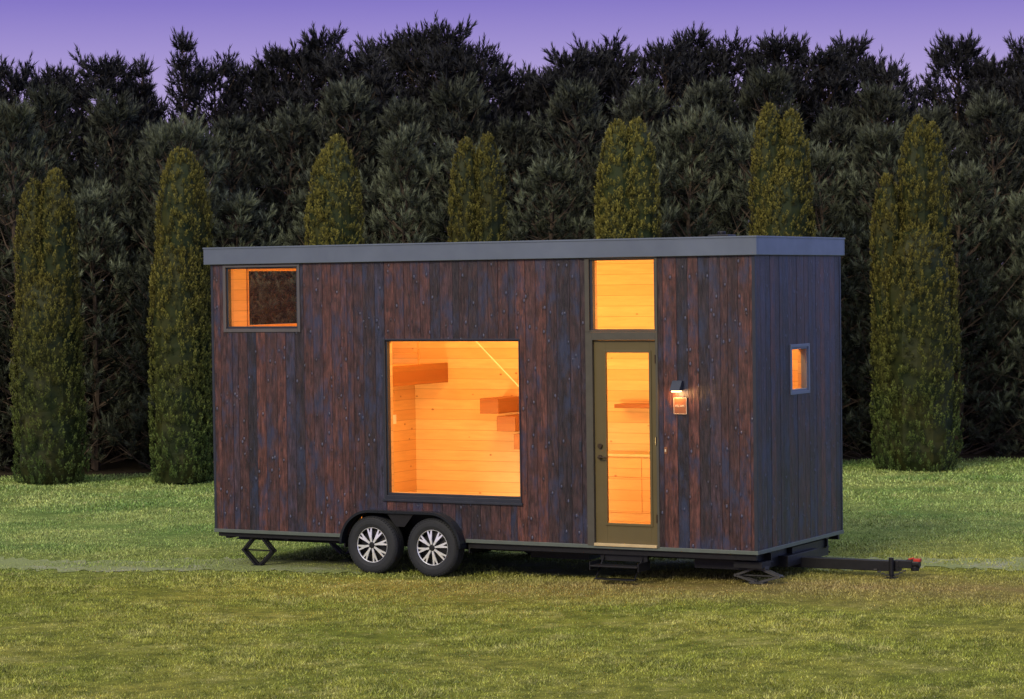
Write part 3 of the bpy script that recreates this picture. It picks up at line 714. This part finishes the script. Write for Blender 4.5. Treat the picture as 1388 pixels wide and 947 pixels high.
def wheel(x, yc, flip):
    mb = MB(); mb.lathe([(.0, -.03), (.13, -.03), (.14, .0), (.14, .10), (0, .10)], 24, False)
    w_ = mb.obj('wheel', M_BLK, house, (x+OFF[0], yc+OFF[1], .357))
    if flip: w_.rotation_euler = (0, 0, math.pi)
    mb = MB(); mb.lathe(tyre_prof, 72)
    for k in range(60):
        a = 6.283*k/60; c_, s_ = math.cos(a), math.sin(a)
        mb.bar((.338*c_, -.100, .338*s_), (.352*c_, -.082, .352*s_), .008, 4)
    mb.obj('tyre', M_TYRE, w_)
    mb = MB(); mb.lathe([(.209, -.090), (.214, -.096), (.218, -.090), (.213, -.080), (.207, -.080)], 64)
    mb.obj('rim', M_CHRM, w_)
    mb = MB(); mb.lathe([(0, -.040), (.10, -.036), (.198, -.020), (.2065, -.080), (.2075, -.080), (.2075, .08), (.19, .08), (.19, -.01), (0, -.01)], 48, False); mb.obj('rim_back', M_RIMD, w_)
    mb = MB()
    for k in range(8):
        a = 6.283*(k+.25)/8
        def P2(r, t, y_): return (r*math.cos(a)-t*math.sin(a), y_, r*math.sin(a)+t*math.cos(a))
        q = [(.038, .011), (.09, .014), (.130, .022), (.206, .036), (.206, .017), (.150, .0), (.206, -.017), (.206, -.036), (.130, -.022), (.09, -.014), (.038, -.011)]
        n_ = len(q)
        vs_ = [P2(r, t, -.100+.012*max(0, (r-.1)/.1)) for r, t in q]+[P2(r, t, -.082) for r, t in q]
        fr_ = [(0, 1, 9, 10), (1, 2, 8, 9), (2, 3, 4, 5), (2, 5, 8), (5, 6, 7, 8)]
        mb.poly(vs_, fr_+[(i, (i+1) % n_, n_+(i+1) % n_, n_+i) for i in range(n_)])
    mb.obj('spokes', M_CHRM, w_)
    mb = MB(); mb.lathe([(.0, -.112), (.030, -.111), (.038, -.104), (.042, -.094), (.046, -.090), (.046, -.05), (0, -.05)], 28, False)
    mb.obj('hub_cap', M_RIMD, w_)
for x_ in (-5.09, -4.235): wheel(x_, .015, False); wheel(x_, W-.015, True)
mb = MB()
for yy in (.40, 2.15):
    for (za, zb, e) in ((.30, .312, .05), (.312, .408, .012), (.408, .425, .05)): mb.box(-L+.05, -.02, yy+.05-e, yy+.05+e, za, zb)
for i in range(9):
    q = -L+.12+i*.89
    if abs(q-FX) > .95: mb.box(q, q+.06, .06, W-.06, .35, .424)
for yy in (.03, W-.08):
    mb.box(-L+.03, FX-.9, yy, yy+.05, .375, .426); mb.box(FX+.9, -.03, yy, yy+.05, .36, .426)
for x_ in (-5.09, -4.235): mb.bar((x_, .1, .345), (x_, W-.1, .345), .035, 8)
mb.box(-.9, -.1, .25, 1.1, .22, .40); mb.box(-3.3, -2.5, .7, 1.5, .20, .40); mb.box(-.35, -.05, 1.15, 2.3, .20, .40)
H(mb, 'chassis', M_BLK)
mb = MB()
mb.box(-.9, 1.22, 1.265, 1.385, .155, .275); mb.box(-.12, .02, .85, 1.8, .20, .33)
tg = H(mb, 'trailer_tongue', M_BLK, bevel=.004)
mb = MB(); mb.box(1.15, 1.38, 1.27, 1.38, .20, .285); mb.bar((1.3, 1.325, .25), (1.46, 1.325, .25), .05, 12, .045); mb.bar((1.40, 1.325, .22), (1.40, 1.325, .17), .05, 12)
H(mb, 'coupler', M_BLK, tg, bevel=.004)
mb = MB(); mb.box(1.39, 1.47, 1.29, 1.36, .275, .31); mb.bar((1.32, 1.325, .295), (1.39, 1.325, .315), .012, 8); H(mb, 'coupler_latch', M_RED, tg, bevel=.006)
mb = MB(); mb.bar((1.15, 1.22, .32), (1.15, 1.22, .12), .030, 12); mb.box(1.08, 1.22, 1.15, 1.29, .072, .092); mb.bar((1.15, 1.22, .2), (1.15, 1.22, .08), .022, 12)
H(mb, 'tongue_jack', M_BLK, tg)
mb = MB()
for k in range(9):
    t = k/8; x_ = .95+.35*t; zc = .17-.06*math.sin(math.pi*t)
    mb.bar((x_-.02, 1.24, zc), (x_+.02, 1.24, zc+.005), .010, 6)
H(mb, 'safety_chain', M_GALV, tg)
def jack(x, y, hw, zt, zb, mat=M_BLK):
    mb = MB(); zm = (zt+zb)/2
    for dy in (-.035, .035):
        for sgn in (-1, 1):
            mb.bar((x+sgn*.03, y+dy, zt), (x+sgn*hw, y+dy, zm), .018, 4); mb.bar((x+sgn*hw, y+dy, zm), (x+sgn*.03, y+dy, zb+.02), .018, 4)
    mb.bar((x-hw-.03, y, zm), (x+hw+.05, y, zm), .010, 8)
    for sgn in (-1, 1): mb.bar((x+sgn*hw, y-.05, zm), (x+sgn*hw, y+.05, zm), .018, 8)
    mb.box(x-.09, x+.09, y-.07, y+.07, zb, zb+.018); mb.box(x-.11, x+.11, y-.06, y+.06, zt-.01, zt+.02)
    return H(mb, 'stabilizer_jack', mat)
jack(-6.90, .12, .22, .41, .0)
jack(-6.55, 1.6, .23, .36, .0, M_GALV)
jack(-.10, .25, .27, .25, .075, M_GALV)
mb = MB(); mb.box(-.35, .0, .12, .38, .26, .33); H(mb, 'jack_mount', M_BLK)
jack(-.35, 2.35, .25, .40, .06)
mb = MB()
mb.box(-2.03, -1.42, -.22, -.02, .235, .252); mb.box(-2.045, -2.03, -.20, .12, .19, .29); mb.box(-1.42, -1.405, -.20, .12, .19, .29)
for q in (-1.98, -1.48): mb.bar((q, .08, .34), (q, -.16, .09), .012, 4)
mb.box(-1.99, -1.47, -.20, -.08, .085, .098)
mb.box(-2.03, -1.42, .07, .12, .28, .42)
H(mb, 'folding_step', M_BLK, bevel=.003)

# ------------------------------------------------------------------ sky & sun
w = bpy.data.worlds.new('World'); scn.world = w; w.use_nodes = True; nt = w.node_tree
for n_ in list(nt.nodes): nt.nodes.remove(n_)
out = N(nt, 'ShaderNodeOutputWorld')
SUN_EL, SUN_AZ = math.radians(32), math.radians(212)
sky = N(nt, 'ShaderNodeTexSky', sky_type='NISHITA'); sky.sun_disc = False; sky.sun_elevation = SUN_EL; sky.sun_rotation = SUN_AZ
bg1 = N(nt, 'ShaderNodeBackground'); bg1.inputs[1].default_value = .004; nt.links.new(sky.outputs[0], bg1.inputs[0])
tc = N(nt, 'ShaderNodeTexCoord'); sp = N(nt, 'ShaderNodeSeparateXYZ'); nt.links.new(tc.outputs['Generated'], sp.inputs[0])
zc = ramp_(nt, sp.outputs[2], [(0., (.46, .40, .66)), (.076, (.43, .34, .67)), (.110, (.22, .165, .55)), (.16, (.15, .13, .50)), (.45, (.42, .42, .75)), (1., (1.08, 1.08, 1.1))])
east = ramp_(nt, sp.outputs[0], [(.25, 0.), (.8, .85)])
zc = mix_(nt, east, zc, (.40, .53, 1.10))
bg2 = N(nt, 'ShaderNodeBackground'); bg2.inputs[1].default_value = 1.; nt.links.new(zc, bg2.inputs[0])
ad = N(nt, 'ShaderNodeAddShader'); nt.links.new(bg1.outputs[0], ad.inputs[0]); nt.links.new(bg2.outputs[0], ad.inputs[1]); nt.links.new(ad.outputs[0], out.inputs[0])
sl = bpy.data.lights.new('sun', 'SUN'); sl.energy = 2.2; sl.angle = math.radians(20); sl.color = (1, .88, .62)
so = bpy.data.objects.new('sun', sl); COL.objects.link(so)
d = Vector((math.sin(SUN_AZ)*math.cos(SUN_EL), math.cos(SUN_AZ)*math.cos(SUN_EL), math.sin(SUN_EL)))
so.rotation_euler = (-d).to_track_quat('-Z', 'Y').to_euler(); so.location = (0, 0, 30)

# ------------------------------------------------------------------ camera
cd = bpy.data.cameras.new('camera'); co = bpy.data.objects.new('camera', cd); COL.objects.link(co)
cd.sensor_width = 36; cd.lens = 89.6; cd.clip_end = 1500
co.matrix_world = Matrix.Translation((0, 0, 3.56)) @ Matrix.Rotation(math.radians(90-1.51), 4, 'X') @ Matrix.Rotation(-.0132, 4, 'Z')
scn.camera = co
scn.view_settings.view_transform = 'Standard'; scn.view_settings.look = 'None'; scn.view_settings.exposure = 0
